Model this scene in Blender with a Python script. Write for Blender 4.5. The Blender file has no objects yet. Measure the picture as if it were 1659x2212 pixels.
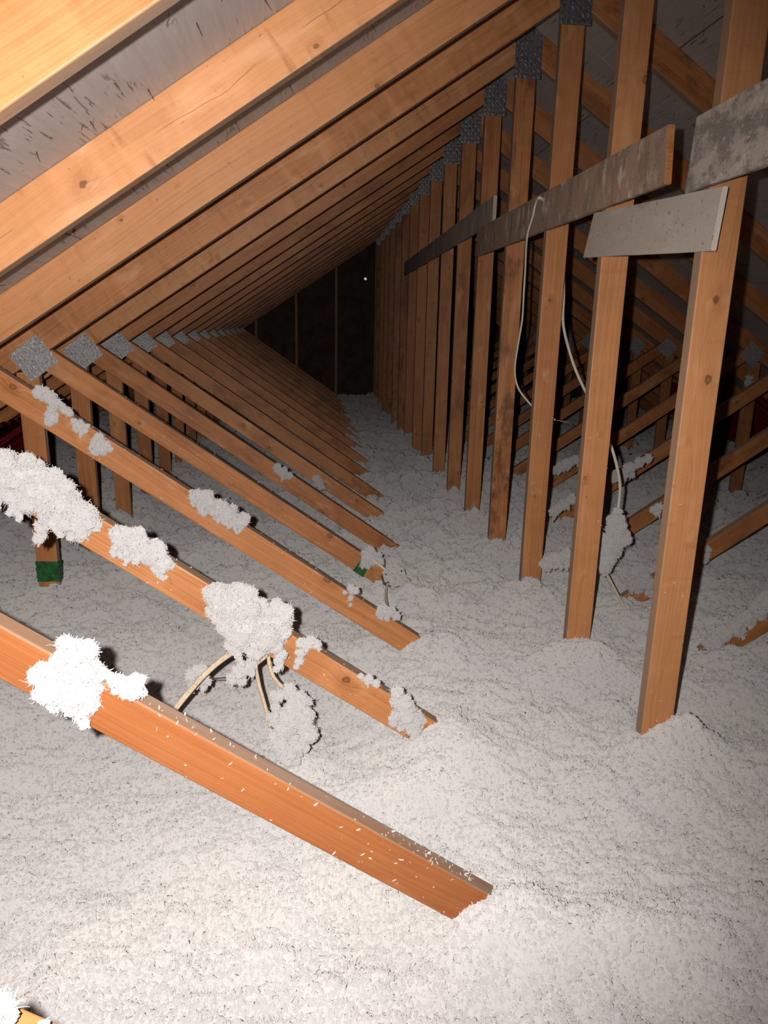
import bpy, bmesh, math, random
import numpy as np
from mathutils import Matrix, Vector

S = bpy.context.scene
COL = S.collection
rng = np.random.default_rng(7)
random.seed(7)

# ---------------------------------------------------------------- camera, light, exposure
CAM = Vector((-0.9583, -1.1088, 1.74))
YAW, PITCH, ROLL, FPX = 0.1000, -0.2580, 0.0210, 1552.19
fw = Vector((math.sin(YAW) * math.cos(PITCH), math.cos(YAW) * math.cos(PITCH), math.sin(PITCH)))
rt = Vector((math.cos(YAW), -math.sin(YAW), 0.0))
up = rt.cross(fw)
r2 = rt * math.cos(ROLL) + up * math.sin(ROLL)
u2 = -rt * math.sin(ROLL) + up * math.cos(ROLL)
cam_data = bpy.data.cameras.new('camera')
cam_data.sensor_fit = 'VERTICAL'
cam_data.sensor_height = 24.0
cam_data.lens = FPX / 2212.0 * 24.0
cam_data.clip_start = 0.02
cam = bpy.data.objects.new('camera', cam_data)
M3 = Matrix((r2, u2, -fw)).transposed()
cam.matrix_world = Matrix.Translation(CAM) @ M3.to_4x4()
COL.objects.link(cam)
S.camera = cam

# one hand-held lamp a little to the left of the lens lights the dark attic
lamp = bpy.data.lights.new('hand_lamp', 'SPOT')
lamp.energy = 208.0
lamp.color = (1.0, 0.945, 0.90)
lamp.shadow_soft_size = 0.008
lamp.spot_size = math.radians(117)
lamp.spot_blend = 1.0
lo = bpy.data.objects.new('hand_lamp', lamp)
lo.location = CAM + r2 * -0.055 + u2 * 0.024
aim = (fw * 1.0 - u2 * 0.04 - r2 * 0.20).normalized()
lo.rotation_euler = aim.to_track_quat('-Z', 'Y').to_euler()
COL.objects.link(lo)

w = bpy.data.worlds.new('dark')
S.world = w
w.use_nodes = True
w.node_tree.nodes['Background'].inputs[0].default_value = (0.0, 0.0, 0.0, 1)
w.node_tree.nodes['Background'].inputs[1].default_value = 0.0
S.view_settings.view_transform = 'Standard'
S.view_settings.look = 'None'
S.view_settings.gamma = 1.0
S.view_settings.use_curve_mapping = False
S.view_settings.exposure = 0.0
S.cycles.max_bounces = 3
S.cycles.diffuse_bounces = 2
S.cycles.transparent_max_bounces = 6

# ---------------------------------------------------------------- helpers
def link(o, parent=None):
    COL.objects.link(o)
    if parent is not None:
        o.parent = parent
    return o

def mesh_np(name, verts, faces, mat=None, smooth=False):
    """faces: (n,4) or (n,3) int array, or a list of tuples"""
    me = bpy.data.meshes.new(name)
    if isinstance(faces, np.ndarray):
        n, k = faces.shape
        me.vertices.add(len(verts))
        me.vertices.foreach_set('co', np.asarray(verts, np.float32).ravel())
        me.loops.add(n * k)
        me.loops.foreach_set('vertex_index', faces.astype(np.int32).ravel())
        me.polygons.add(n)
        me.polygons.foreach_set('loop_start', np.arange(0, n * k, k, dtype=np.int32))
        me.polygons.foreach_set('use_smooth', np.full(n, smooth))
        me.update(calc_edges=True)
    else:
        me.from_pydata([tuple(map(float, v)) for v in verts], [], faces)
        me.update()
    if mat is not None:
        me.materials.append(mat)
    return me

def bm_mesh(name, bm, mat, smooth=False):
    bmesh.ops.recalc_face_normals(bm, faces=bm.faces)
    me = bpy.data.meshes.new(name)
    bm.to_mesh(me)
    bm.free()
    if smooth:
        for f in me.polygons:
            f.use_smooth = True
    me.materials.append(mat)
    return me

def tag(o, label=None, cat=None, group=None, kind=None):
    if label: o['label'] = label
    if cat: o['category'] = cat
    if group: o['group'] = group
    if kind: o['kind'] = kind
    return o

def empty(name, loc):
    o = bpy.data.objects.new(name, None)
    o.empty_display_size = 0.05
    o.location = loc
    return link(o)

def part(name, me, parent, mat4=None):
    o = bpy.data.objects.new(name, me)
    link(o, parent)
    if mat4 is not None:
        o.matrix_basis = mat4
    return o

# ---------------------------------------------------------------- materials
class NT:
    def __init__(self, name):
        self.mat = bpy.data.materials.new(name)
        self.mat.use_nodes = True
        self.t = self.mat.node_tree
        self.t.nodes.clear()
        self.out = self.n('ShaderNodeOutputMaterial')
    def n(self, kind, **kw):
        nd = self.t.nodes.new(kind)
        for k, v in kw.items():
            setattr(nd, k, v)
        return nd
    def put(self, sock, v):
        if isinstance(v, bpy.types.NodeSocket):
            self.t.links.new(v, sock)
        elif v is not None:
            sock.default_value = v
    def math(self, op, a, b=None, c=None, clamp=False):
        nd = self.n('ShaderNodeMath', operation=op)
        nd.use_clamp = clamp
        self.put(nd.inputs[0], a)
        if b is not None: self.put(nd.inputs[1], b)
        if c is not None: self.put(nd.inputs[2], c)
        return nd.outputs[0]
    def vmath(self, op, a, b=None):
        nd = self.n('ShaderNodeVectorMath', operation=op)
        self.put(nd.inputs[0], a)
        if b is not None: self.put(nd.inputs[1], b)
        return nd.outputs['Value' if op in ('LENGTH', 'DISTANCE', 'DOT_PRODUCT') else 'Vector']
    def sep(self, v):
        nd = self.n('ShaderNodeSeparateXYZ'); self.put(nd.inputs[0], v); return nd.outputs
    def comb(self, x, y, z):
        nd = self.n('ShaderNodeCombineXYZ')
        for s, v in zip(nd.inputs, (x, y, z)): self.put(s, v)
        return nd.outputs[0]
    def noise(self, vec, scale=1.0, detail=2.0, rough=0.5):
        nd = self.n('ShaderNodeTexNoise')
        self.put(nd.inputs['Vector'], vec)
        nd.inputs['Scale'].default_value = scale
        nd.inputs['Detail'].default_value = detail
        nd.inputs['Roughness'].default_value = rough
        return nd.outputs[0]
    def rng(self, v, a, b, c=0.0, d=1.0, smooth=True):
        nd = self.n('ShaderNodeMapRange')
        nd.interpolation_type = 'SMOOTHSTEP' if smooth else 'LINEAR'
        for i, x in enumerate((v, a, b, c, d)): self.put(nd.inputs[i], x)
        return nd.outputs[0]
    def mix(self, fac, a, b, blend='MIX'):
        nd = self.n('ShaderNodeMix', data_type='RGBA', blend_type=blend)
        self.put(nd.inputs[0], fac)
        self.put(nd.inputs[6], a if isinstance(a, bpy.types.NodeSocket) else (*a, 1))
        self.put(nd.inputs[7], b if isinstance(b, bpy.types.NodeSocket) else (*b, 1))
        return nd.outputs[2]
    def attr(self, name):
        nd = self.n('ShaderNodeAttribute', attribute_type='OBJECT', attribute_name=name)
        return nd.outputs['Fac']
    def bump(self, h, dist, strength=1.0, normal=None):
        nd = self.n('ShaderNodeBump')
        nd.inputs['Strength'].default_value = strength
        nd.inputs['Distance'].default_value = dist
        self.put(nd.inputs['Height'], h)
        if normal is not None: self.put(nd.inputs['Normal'], normal)
        return nd.outputs[0]
    def bsdf(self, col, rough=0.6, spec=0.3, metal=0.0, normal=None):
        nd = self.n('ShaderNodeBsdfPrincipled')
        self.put(nd.inputs['Base Color'], col if isinstance(col, bpy.types.NodeSocket) else (*col, 1))
        self.put(nd.inputs['Roughness'], rough)
        self.put(nd.inputs['Metallic'], metal)
        self.put(nd.inputs['Specular IOR Level'], spec)
        if normal is not None: self.put(nd.inputs['Normal'], normal)
        self.t.links.new(nd.outputs[0], self.out.inputs[0])
        return nd

def wood_material(name, light, dark, grey, knots=0.45):
    N = NT(name)
    tc = N.n('ShaderNodeTexCoord')
    oi = N.n('ShaderNodeObjectInfo')
    r = oi.outputs['Random']
    off = N.comb(N.math('MULTIPLY', r, 37.0), N.math('MULTIPLY', r, 0.9), N.math('MULTIPLY', r, 11.0))
    P = N.vmath('ADD', tc.outputs['Object'], off)
    px, py, pz = N.sep(P)
    tc_y = N.sep(tc.outputs['Object'])[1]
    # knots: one candidate per stretched cell
    sc = (3.3, 9.0, 6.0)
    vs = N.vmath('MULTIPLY', P, sc)
    vor = N.n('ShaderNodeTexVoronoi', voronoi_dimensions='3D', feature='F1')
    vor.inputs['Scale'].default_value = 1.0
    N.put(vor.inputs['Vector'], vs)
    d = N.vmath('MULTIPLY', N.vmath('SUBTRACT', vs, vor.outputs['Position']), (1 / sc[0] * .8, 1 / sc[1], .02))
    wob = N.math('MULTIPLY', N.math('SUBTRACT', N.noise(N.vmath('MULTIPLY', P, (90, 90, 20)), 1.0, 2), .5), .007)
    kr = N.math('ADD', N.vmath('LENGTH', d), wob)
    cs = N.n('ShaderNodeSeparateColor')
    N.put(cs.inputs[0], vor.outputs['Color'])
    on = N.math('GREATER_THAN', cs.outputs[0], knots)
    size = N.math('MULTIPLY_ADD', N.math('POWER', cs.outputs[1], 2.0), .006, .0028)
    q = N.math('DIVIDE', kr, size)
    kmask = N.math('MULTIPLY', N.rng(q, 1.15, .75), on)
    kring = N.math('MULTIPLY', N.math('MULTIPLY', N.rng(q, 1.6, 1.15), N.rng(q, .7, 1.1)), on)
    halo = N.math('MULTIPLY', N.rng(q, 5.5, .6), on)
    # grain that flows round the knots
    sway = N.math('MULTIPLY', N.math('SUBTRACT', N.noise(N.vmath('MULTIPLY', P, (1.1, 5.0, 5.0)), 1.0, 1.0), .5), .075)
    qy = N.math('ADD', N.math('ADD', py, sway), N.math('MULTIPLY', halo, .016))
    gv = N.comb(N.math('MULTIPLY', px, 1.6), N.math('MULTIPLY', qy, 150.0), N.math('MULTIPLY', pz, 25.0))
    grain = N.noise(gv, 1.0, 3.0, .6)
    ring = N.math('SINE', N.math('MULTIPLY', qy, 1150.0))
    ring = N.math('MULTIPLY', N.math('MULTIPLY_ADD', ring, .5, .5), N.rng(N.noise(N.vmath('MULTIPLY', P, (.8, 9, 9)), 1.0, 1), .45, .7))
    blotch = N.noise(N.vmath('MULTIPLY', P, (2.2, 7.0, 7.0)), 1.0, 3.0, .6)
    fig = N.noise(N.vmath('MULTIPLY', P, (16.0, 4.5, 4.0)), 1.0, 2.0, .5)
    f = N.math('ADD', N.math('MULTIPLY', N.rng(grain, .25, .75), .55), N.math('MULTIPLY', N.rng(blotch, .25, .75), .45))
    f = N.math('SUBTRACT', f, N.math('MULTIPLY', ring, .2), clamp=True)
    col = N.mix(f, dark, light)
    # per piece tint: positive is paler, negative darker and redder
    tint = N.attr('tint')
    col = N.mix(N.rng(tint, 0, 1, 0, .55, False), col, (light[0] * 1.08, light[1] * 1.25, light[2] * 1.5))
    col = N.mix(N.rng(tint, 0, -1, 0, .65, False), col, (dark[0] * .75, dark[1] * .62, dark[2] * .55))
    # water stains and dirt with a shape of their own
    st = N.math('MULTIPLY', N.attr('stain'), N.rng(N.noise(N.vmath('MULTIPLY', P, (4.5, 9.0, 9.0)), 1.0, 4.0, .65), .46, .66))
    col = N.mix(st, col, (.15, .062, .026))
    fl = N.math('MULTIPLY', N.attr('figure'), N.rng(fig, .5, .72))
    col = N.mix(N.math('MULTIPLY', fl, .5), col, (light[0] * 1.15, light[1] * 1.25, light[2] * 1.5))
    streak = N.rng(N.noise(N.comb(N.math('MULTIPLY', px, 1.3), N.math('MULTIPLY', qy, 62.0), N.math('MULTIPLY', pz, 9.0)), 1.0, 2.0, .5), .63, .72)
    col = N.mix(N.math('MULTIPLY', streak, .26), col, (dark[0] * .62, dark[1] * .52, dark[2] * .5))
    painted_sheen = N.math('MULTIPLY', N.rng(N.noise(N.vmath('MULTIPLY', P, (2.4, 14.0, 6.0)), 1.0, 3.0, .6), .57, .72), N.math('MULTIPLY_ADD', N.attr('figure'), .75, .25))
    col = N.mix(painted_sheen, col, (light[0] * 1.12, light[1] * 1.32, light[2] * 1.75))  # sheen along the grain, painted as a paler base colour
    knot_sheen = N.math('MULTIPLY', N.rng(N.noise(N.vmath('MULTIPLY', P, (11.0, 26.0, 8.0)), 1.0, 2.0, .5), .48, .66), N.rng(q, 9.0, 1.5))
    col = N.mix(N.math('MULTIPLY', N.math('MULTIPLY', knot_sheen, on), .6), col, (light[0] * 1.15, light[1] * 1.45, light[2] * 2.0))  # bright sheen round the knots, put into the colour as well
    cross = N.math('MULTIPLY', N.rng(N.noise(N.vmath('MULTIPLY', P, (34.0, 7.0, 8.0)), 1.0, 2.0, .5), .60, .74), N.attr('figure'))
    col = N.mix(N.math('MULTIPLY', cross, .5), col, (dark[0] * .9, dark[1] * .8, dark[2] * .75))
    pith = N.math('ADD', N.math('ADD', tc_y, N.math('MULTIPLY', N.math('SUBTRACT', N.noise(N.comb(N.math('MULTIPLY', px, 2.6), r, 0.0), 1.0, 3.0, .55), .5), .11)), N.math('MULTIPLY', N.math('SUBTRACT', r, .5), .03))
    pm = N.math('MULTIPLY', N.rng(N.math('ABSOLUTE', pith), .0016, .0003), N.rng(N.noise(N.vmath('MULTIPLY', P, (5.0, 3.0, 3.0)), 1.0, 2.0), .46, .56))
    pm = N.math('MULTIPLY', pm, N.math('MULTIPLY_ADD', N.attr('figure'), .5, .03))
    col = N.mix(pm, col, (dark[0] * .45, dark[1] * .38, dark[2] * .36))
    speck = N.rng(N.noise(N.vmath('MULTIPLY', P, (55, 75, 40)), 1.0, 2.0), .70, .76)
    col = N.mix(N.math('MULTIPLY', speck, .5), col, (.2, .085, .035))
    col = N.mix(N.math('MULTIPLY', halo, .25), col, (dark[0] * .8, dark[1] * .7, dark[2] * .65))
    col = N.mix(N.math('MULTIPLY', kmask, N.math('MULTIPLY_ADD', cs.outputs[2], .5, .25)), col, (.20, .085, .036))
    col = N.mix(N.math('MULTIPLY', kring, .75), col, (.12, .045, .018))
    # the narrow sawn edges have greyed, the wide faces have not
    nx, ny, nz = N.sep(tc.outputs['Normal'])
    edge = N.math('MULTIPLY', N.rng(N.math('ABSOLUTE', ny), .75, .95), N.math('SUBTRACT', 1.0, N.attr('fresh')))
    en = N.rng(N.noise(N.vmath('MULTIPLY', P, (3.0, 40, 40)), 1.0, 3.0), .25, .7, .45, .9)
    col = N.mix(N.math('MULTIPLY', edge, en), col, grey)
    h = N.math('ADD', N.math('MULTIPLY', grain, .3), N.math('MULTIPLY', N.math('MULTIPLY', fig, N.math('MULTIPLY_ADD', N.attr('figure'), 2.0, .35)), 1.0))
    h = N.math('ADD', h, N.math('MULTIPLY', halo, .8))
    nrm = N.bump(h, .005, .6)
    N.bsdf(col, N.rng(grain, 0, 1, .42, .6), .35, 0, nrm)
    return N.mat

WOOD = wood_material('spruce_lumber', (.62, .265, .098), (.36, .128, .041), (.35, .26, .195), .35)

def board_material(name, base, stain, pale, a0, a1, stretch):
    N = NT(name)
    tc = N.n('ShaderNodeTexCoord')
    P = N.vmath('ADD', tc.outputs['Object'], (3.1, 1.7, .4))
    big = N.noise(N.vmath('MULTIPLY', P, stretch), 1.0, 5.0, .68)
    fine = N.noise(P, 240.0, 3.0, .7)
    sp = N.rng(N.noise(P, 75.0, 3.0, .6), .62, .70)
    col = N.mix(N.rng(big, a0, a1), base, stain)
    col = N.mix(N.rng(N.noise(N.vmath('MULTIPLY', N.vmath('ADD', P, (7, 3, 1)), stretch), 1.6, 4.0, .7), .54, .66), col, pale)
    col = N.mix(N.math('MULTIPLY', sp, .55), col, (.10, .07, .05))
    col = N.mix(N.rng(fine, .3, .8, 0, .35), col, pale)
    N.bsdf(col, .85, .15, 0, N.bump(N.math('ADD', fine, big), .003, .5))
    return N.mat

BOARD_GREY = board_material('grey_form_board', (.56, .49, .43), (.25, .225, .205), (.66, .60, .53), .40, .56, (11, 16, 6))
BOARD_PLAIN = board_material('pale_grey_board', (.62, .545, .475), (.50, .41, .335), (.68, .60, .52), .60, .75, (5, 16, 6))
BOARD_BROWN = board_material('weathered_brown_board', (.50, .325, .22), (.33, .23, .165), (.76, .67, .58), .42, .62, (14, 5, 6))
BOARD_DULL = board_material('dull_grey_brown_board', (.60, .49, .42), (.42, .34, .29), (.74, .66, .60), .40, .62, (10, 5, 6))

def sheathing_material():
    N = NT('aged_plywood')
    tc = N.n('ShaderNodeTexCoord')
    P = tc.outputs['Object']           # x down the slope, y along the roof, z out
    fine = N.noise(N.vmath('MULTIPLY', P, (70, 4.5, 20)), 1.0, 4.0, .65)
    big = N.noise(N.vmath('MULTIPLY', P, (3, 1.4, 2)), 1.0, 3.0)
    tear = N.noise(N.vmath('MULTIPLY', P, (120, 9.0, 10)), 1.0, 3.0, .55)
    where = N.noise(N.vmath('MULTIPLY', P, (5.0, 3.6, 3)), 1.0, 2.0)
    m = N.math('MULTIPLY', N.rng(tear, .60, .66), N.rng(where, .47, .60))
    col = N.mix(N.rng(fine, .3, .7), (.47, .41, .385), (.56, .50, .475))
    col = N.mix(N.rng(big, .35, .7, 0, .5), col, (.47, .40, .365))
    col = N.mix(N.math('MULTIPLY', m, .7), col, (.13, .08, .055))
    hole = N.rng(N.noise(N.vmath('MULTIPLY', P, (26, 24, 10)), 1.0, 1.0), .795, .81)
    col = N.mix(hole, col, (.06, .035, .025))
    N.bsdf(col, .8, .2, 0, N.bump(N.math('SUBTRACT', fine, N.math('MULTIPLY', m, 2.0)), .002, .6))
    return N.mat
SHEATH = sheathing_material()

def insulation_material(name, open_):
    N = NT(name)
    tc = N.n('ShaderNodeTexCoord')
    P = tc.outputs['Object']
    a = N.noise(P, 3.2, 3.0)
    b = N.noise(P, 120.0, 2.0)
    col = N.mix(N.rng(a, .35, .65), (.80, .782, .765), (.775, .757, .765))
    col = N.mix(N.rng(b, .3, .75, 0, .35), col, (.86, .848, .835))
    isl = N.n('ShaderNodeNewGeometry').outputs['Random Per Island']
    col = N.mix(N.math('MULTIPLY', N.rng(isl, .0, .5, 1, 0, False), .22), col, (.62, .60, .59))
    d = N.n('ShaderNodeBsdfDiffuse'); N.put(d.inputs[0], col); d.inputs[1].default_value = 1.0
    t = N.n('ShaderNodeBsdfTranslucent'); N.put(t.inputs[0], col)
    m = N.n('ShaderNodeMixShader'); m.inputs[0].default_value = .3
    N.t.links.new(d.outputs[0], m.inputs[1]); N.t.links.new(t.outputs[0], m.inputs[2])
    if open_:
        tr = N.n('ShaderNodeBsdfTransparent')
        m2 = N.n('ShaderNodeMixShader'); m2.inputs[0].default_value = open_
        N.t.links.new(m.outputs[0], m2.inputs[1]); N.t.links.new(tr.outputs[0], m2.inputs[2])
        m = m2
    N.t.links.new(m.outputs[0], N.out.inputs[0])
    return N.mat
FLUFF = insulation_material('white_blown_insulation', .22)
FLUFF_BED = insulation_material('white_blown_insulation_bed', 0)

def plain(name, col, rough=.6, spec=.3, metal=0.0, vary=0.0, scale=60.0):
    N = NT(name)
    if vary:
        tc = N.n('ShaderNodeTexCoord')
        n = N.noise(tc.outputs['Object'], scale, 4.0, .65)
        lo_, hi_ = tuple(c * (1 - vary) for c in col), tuple(min(1, c * (1 + vary)) for c in col)
        N.bsdf(N.mix(N.rng(n, .3, .7), lo_, hi_), rough, spec, metal, N.bump(n, .001, .4))
    else:
        N.bsdf(col, rough, spec, metal)
    return N.mat
GALV_PALE = plain('spangled_galvanized_plate', (.40, .39, .395), .5, .5, .3, .35, 120)
GALV = plain('galvanized_plate', (.27, .265, .275), .42, .5, .8, .35, 90)
BOXMETAL = plain('dusty_box_metal', (.56, .545, .52), .6, .4, .12, .14, 90)
NAILMETAL = plain('dark_nail', (.12, .10, .09), .5, .5, .6)
SPLINTER = plain('torn_splinter', (.16, .095, .06), .9, .1)
CABLE = plain('ivory_cable_sheath', (.66, .58, .47), .5, .4, 0, .12, 140)
CABLE_TAN = plain('tan_cable_sheath', (.56, .43, .31), .5, .4, 0, .2, 140)
WIRE = plain('bare_wire', (.35, .25, .18), .4, .5, .7)
DARKWIRE = plain('black_wire', (.03, .03, .03), .5, .4)
TAPE = plain('green_tape', (.022, .115, .034), .38, .5, 0, .35, 45)
REDVENT = plain('red_foam_vent', (.58, .045, .06), .6, .3, 0, .25, 20)
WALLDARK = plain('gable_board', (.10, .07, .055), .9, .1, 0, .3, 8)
DRYWALL = plain('drywall_back', (.45, .42, .38), .9, .1)
HOLE = plain('punched_hole', (.02, .02, .02), .8, .1)

# ---------------------------------------------------------------- setting
ZC = 1.74                       # heights below were measured from the lens
ZR, SL, RV = 1.1609 + ZC, 0.6546, 0.131     # rafter underside at the ridge, slope, vertical depth
ZD, TD, DV = -1.4841 + ZC, 0.692, 0.1004    # web top line at the king post, slope, vertical depth
PITCHSP = 0.61
TH = 0.038
Y0, Y1 = -1.75, 10.42
EAVE = 4.75

def box_bm(bm, a, b):
    vs = [bm.verts.new((x, y, z)) for x in (a[0], b[0]) for y in (a[1], b[1]) for z in (a[2], b[2])]
    for f in ((0, 1, 3, 2), (4, 6, 7, 5), (0, 4, 5, 1), (2, 3, 7, 6), (0, 2, 6, 4), (1, 5, 7, 3)):
        bm.faces.new([vs[i] for i in f])
    return vs

# plywood roof deck, one slope each side: 1.22 m rows with open seams
def deck(side, name, label):
    ang = math.atan(SL)
    L = EAVE / math.cos(ang)
    bm = bmesh.new()
    first = .50 if side > 0 else .74
    edges = [0.004, first]
    while edges[-1] < L - .3:
        edges.append(min(edges[-1] + 1.22, L))
    for i in range(len(edges) - 1):
        y = Y0 + (0 if i % 2 else -1.22) + .35
        while y < Y1:
            a, b = max(y, Y0), min(y + 2.44, Y1)
            if b - a > .05:
                box_bm(bm, (edges[i] + .0025, a + .0015, 0), (edges[i + 1] - .0025, b - .0015, .012))
            y += 2.44
    o = bpy.data.objects.new(name, bm_mesh(name, bm, SHEATH))
    if side > 0:
        R = Matrix.Rotation(ang, 4, 'Y')
    else:
        R = Matrix(((-math.cos(ang), 0, math.sin(ang) * -1, 0), (0, 1, 0, 0), (-math.sin(ang), 0, math.cos(ang), 0), (0, 0, 0, 1)))
    o.matrix_world = Matrix.Translation((0, 0, ZR + RV + .001)) @ R
    link(o)
    return tag(o, label, 'roof sheathing', None, 'structure')
deck_l = deck(-1, 'ceiling_left', 'greyish plywood roof sheathing above the rafters on the left slope')
deck_r = deck(1, 'ceiling_right', 'greyish plywood roof sheathing behind the king posts on the right slope')

bm = bmesh.new()
box_bm(bm, (-EAVE, Y0, -.013), (EAVE, Y1, 0))
fl = link(bpy.data.objects.new('floor', bm_mesh('floor', bm, DRYWALL)))
tag(fl, 'drywall ceiling of the room below, buried under the insulation', 'floor', None, 'structure')

# dark gable end with studs
bm = bmesh.new()
zr0 = ZR + RV
vs = [(-EAVE, 0), (EAVE, 0), (EAVE, zr0 - SL * EAVE + .0), (0, zr0), (-EAVE, zr0 - SL * EAVE)]
f0 = [bm.verts.new((x, Y1 - .004, z)) for x, z in vs]
f1 = [bm.verts.new((x, Y1 + .012, z)) for x, z in vs]
bm.faces.new(f0); bm.faces.new(f1[::-1])
for i in range(5):
    j = (i + 1) % 5
    bm.faces.new((f0[i], f0[j], f1[j], f1[i]))
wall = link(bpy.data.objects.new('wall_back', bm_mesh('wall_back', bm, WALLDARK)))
tag(wall, 'dark boarded gable end with upright studs at the far end', 'wall', None, 'structure')

# ---------------------------------------------------------------- trusses
def member_mesh(name, quad, th=TH, bev=.003):
    """quad: (x,z) start-bottom, end-bottom, end-top, start-top. Local x runs along the grain."""
    q = [Vector(v) for v in quad]
    c = sum(q, Vector((0, 0))) / 4
    ax = ((q[1] + q[2]) - (q[0] + q[3])).normalized()
    ay = Vector((-ax.y, ax.x))
    bm = bmesh.new()
    loc = [((v - c).dot(ax), (v - c).dot(ay)) for v in q]
    a = [bm.verts.new((x, y, th / 2)) for x, y in loc]
    b = [bm.verts.new((x, y, -th / 2)) for x, y in loc]
    bm.faces.new(a); bm.faces.new(b[::-1])
    for i in range(4):
        j = (i + 1) % 4
        bm.faces.new((a[i], b[i], b[j], a[j]))
    bmesh.ops.bevel(bm, geom=[e for e in bm.edges], offset=bev, segments=2, profile=.5, affect='EDGES')
    me = bm_mesh(name, bm, WOOD)
    # local (x along, y across, z towards the viewer) -> truss plane
    m = Matrix(((ax.x, ay.x, 0, c.x), (0, 0, -1, th / 2), (ax.y, ay.y, 0, c.y), (0, 0, 0, 1)))
    return me, m

def plate_mesh(name, w, h, nx, ny, seed):
    r = random.Random(seed)
    bm = bmesh.new()
    box_bm(bm, (-w / 2, -h / 2, 0), (w / 2, h / 2, .0012))
    dx, dy = w / nx, h / ny
    for i in range(nx):
        for j in range(ny):
            cx, cy = -w / 2 + (i + .5) * dx, -h / 2 + (j + .5) * dy
            a = r.uniform(-.3, .3) + (0 if (i + j) % 2 else math.pi)
            k = 1.0
            if h < w:                               # the joint plates are hammered unevenly
                a, k = r.uniform(0, 6.28), r.uniform(.35, 1.1)
                cx, cy = cx + r.uniform(-.3, .3) * dx, cy + r.uniform(-.3, .3) * dy
            l, s, t = dy * .42 * k, dx * .26 * k, .0028 * r.uniform(.4, 1.2)
            ca, sa = math.cos(a), math.sin(a)
            pts = [(-s, -l, 0), (s, -l, 0), (s * .7, l, 0), (-s * .7, l, 0), (0, -l * .5, t), (0, l * .2, t * .5)]
            v = [bm.verts.new((cx + x * ca - y * sa, cy + x * sa + y * ca, .0012 + z)) for x, y, z in pts]
            for f in ((0, 1, 4), (1, 2, 5, 4), (2, 3, 5), (3, 0, 4, 5)):
                bm.faces.new([v[k] for k in f])
    return bm_mesh(name, bm, GALV if h > w else GALV_PALE)

HW = .0445
def mirror(q):
    return [(-q[1][0], q[1][1]), (-q[0][0], q[0][1]), (-q[3][0], q[3][1]), (-q[2][0], q[2][1])]
def rafter_z(x): return ZR - SL * abs(x)
raf_l = [(-EAVE, rafter_z(EAVE)), (-.001, rafter_z(0)), (-.001, rafter_z(0) + RV), (-EAVE, rafter_z(EAVE) + RV)]
post_q = [(HW, .02), (HW, rafter_z(HW) - .002), (-HW, rafter_z(HW) - .002), (-HW, .02)]
xt = (ZR - ZD) / (SL + TD)
xb = (ZR - ZD + DV) / (SL + TD)
diag_l = [(-xb, rafter_z(xb) - .002), (-HW - .001, ZD - DV + TD * HW), (-HW - .001, ZD + TD * HW), (-xt, rafter_z(xt) - .002)]
def web_quad(x0, x1):
    return [(x1, .02), (x1, rafter_z(x1) - .045), (x0, rafter_z(x0) - .002), (x0, .02)]
web_l = web_quad(-2.102, -2.018)
TA = math.atan(SL)

proto = empty('roof_truss', (0, 0, 0))
SHAPES = {}
for nm, q, key in (('rafter', raf_l, 'rl'), ('rafter', mirror(raf_l), 'rr'), ('king_post', post_q, 'kp'), ('diagonal_web', diag_l, 'dl'), ('diagonal_web', mirror(diag_l), 'dr'),
                   ('vertical_web', web_l, 'vl'), ('vertical_web', mirror(web_l), 'vr')):
    me, m = member_mesh(nm, q, TH if nm != 'vertical_web' else TH - .003)
    o = part(nm, me, proto, m)
    SHAPES[key] = o
ridge_plate = plate_mesh('gusset_plate', .122, .20, 6, 9, 1)
joint_plate = plate_mesh('gusset_plate', .135, .125, 8, 7, 2)
def plate_mat(x, z, ang, front):
    ca, sa = math.cos(ang), math.sin(ang)
    if front:
        R = Matrix(((ca, -sa, 0, x), (0, 0, -1, -.0006), (sa, ca, 0, z), (0, 0, 0, 1)))
    else:
        R = Matrix(((-ca, sa, 0, x), (0, 0, 1, TH + .0006), (sa, ca, 0, z), (0, 0, 0, 1)))
    return R
part('gusset_plate', ridge_plate, proto, plate_mat(.004, 1.172 + ZC, 0, True))
part('gusset_plate', joint_plate, proto, plate_mat(-2.03, 1.578, TA + .06, True))
part('gusset_plate', joint_plate, proto, plate_mat(2.03, 1.578, -TA - .06, True))
PARTS = list(proto.children)

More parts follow.
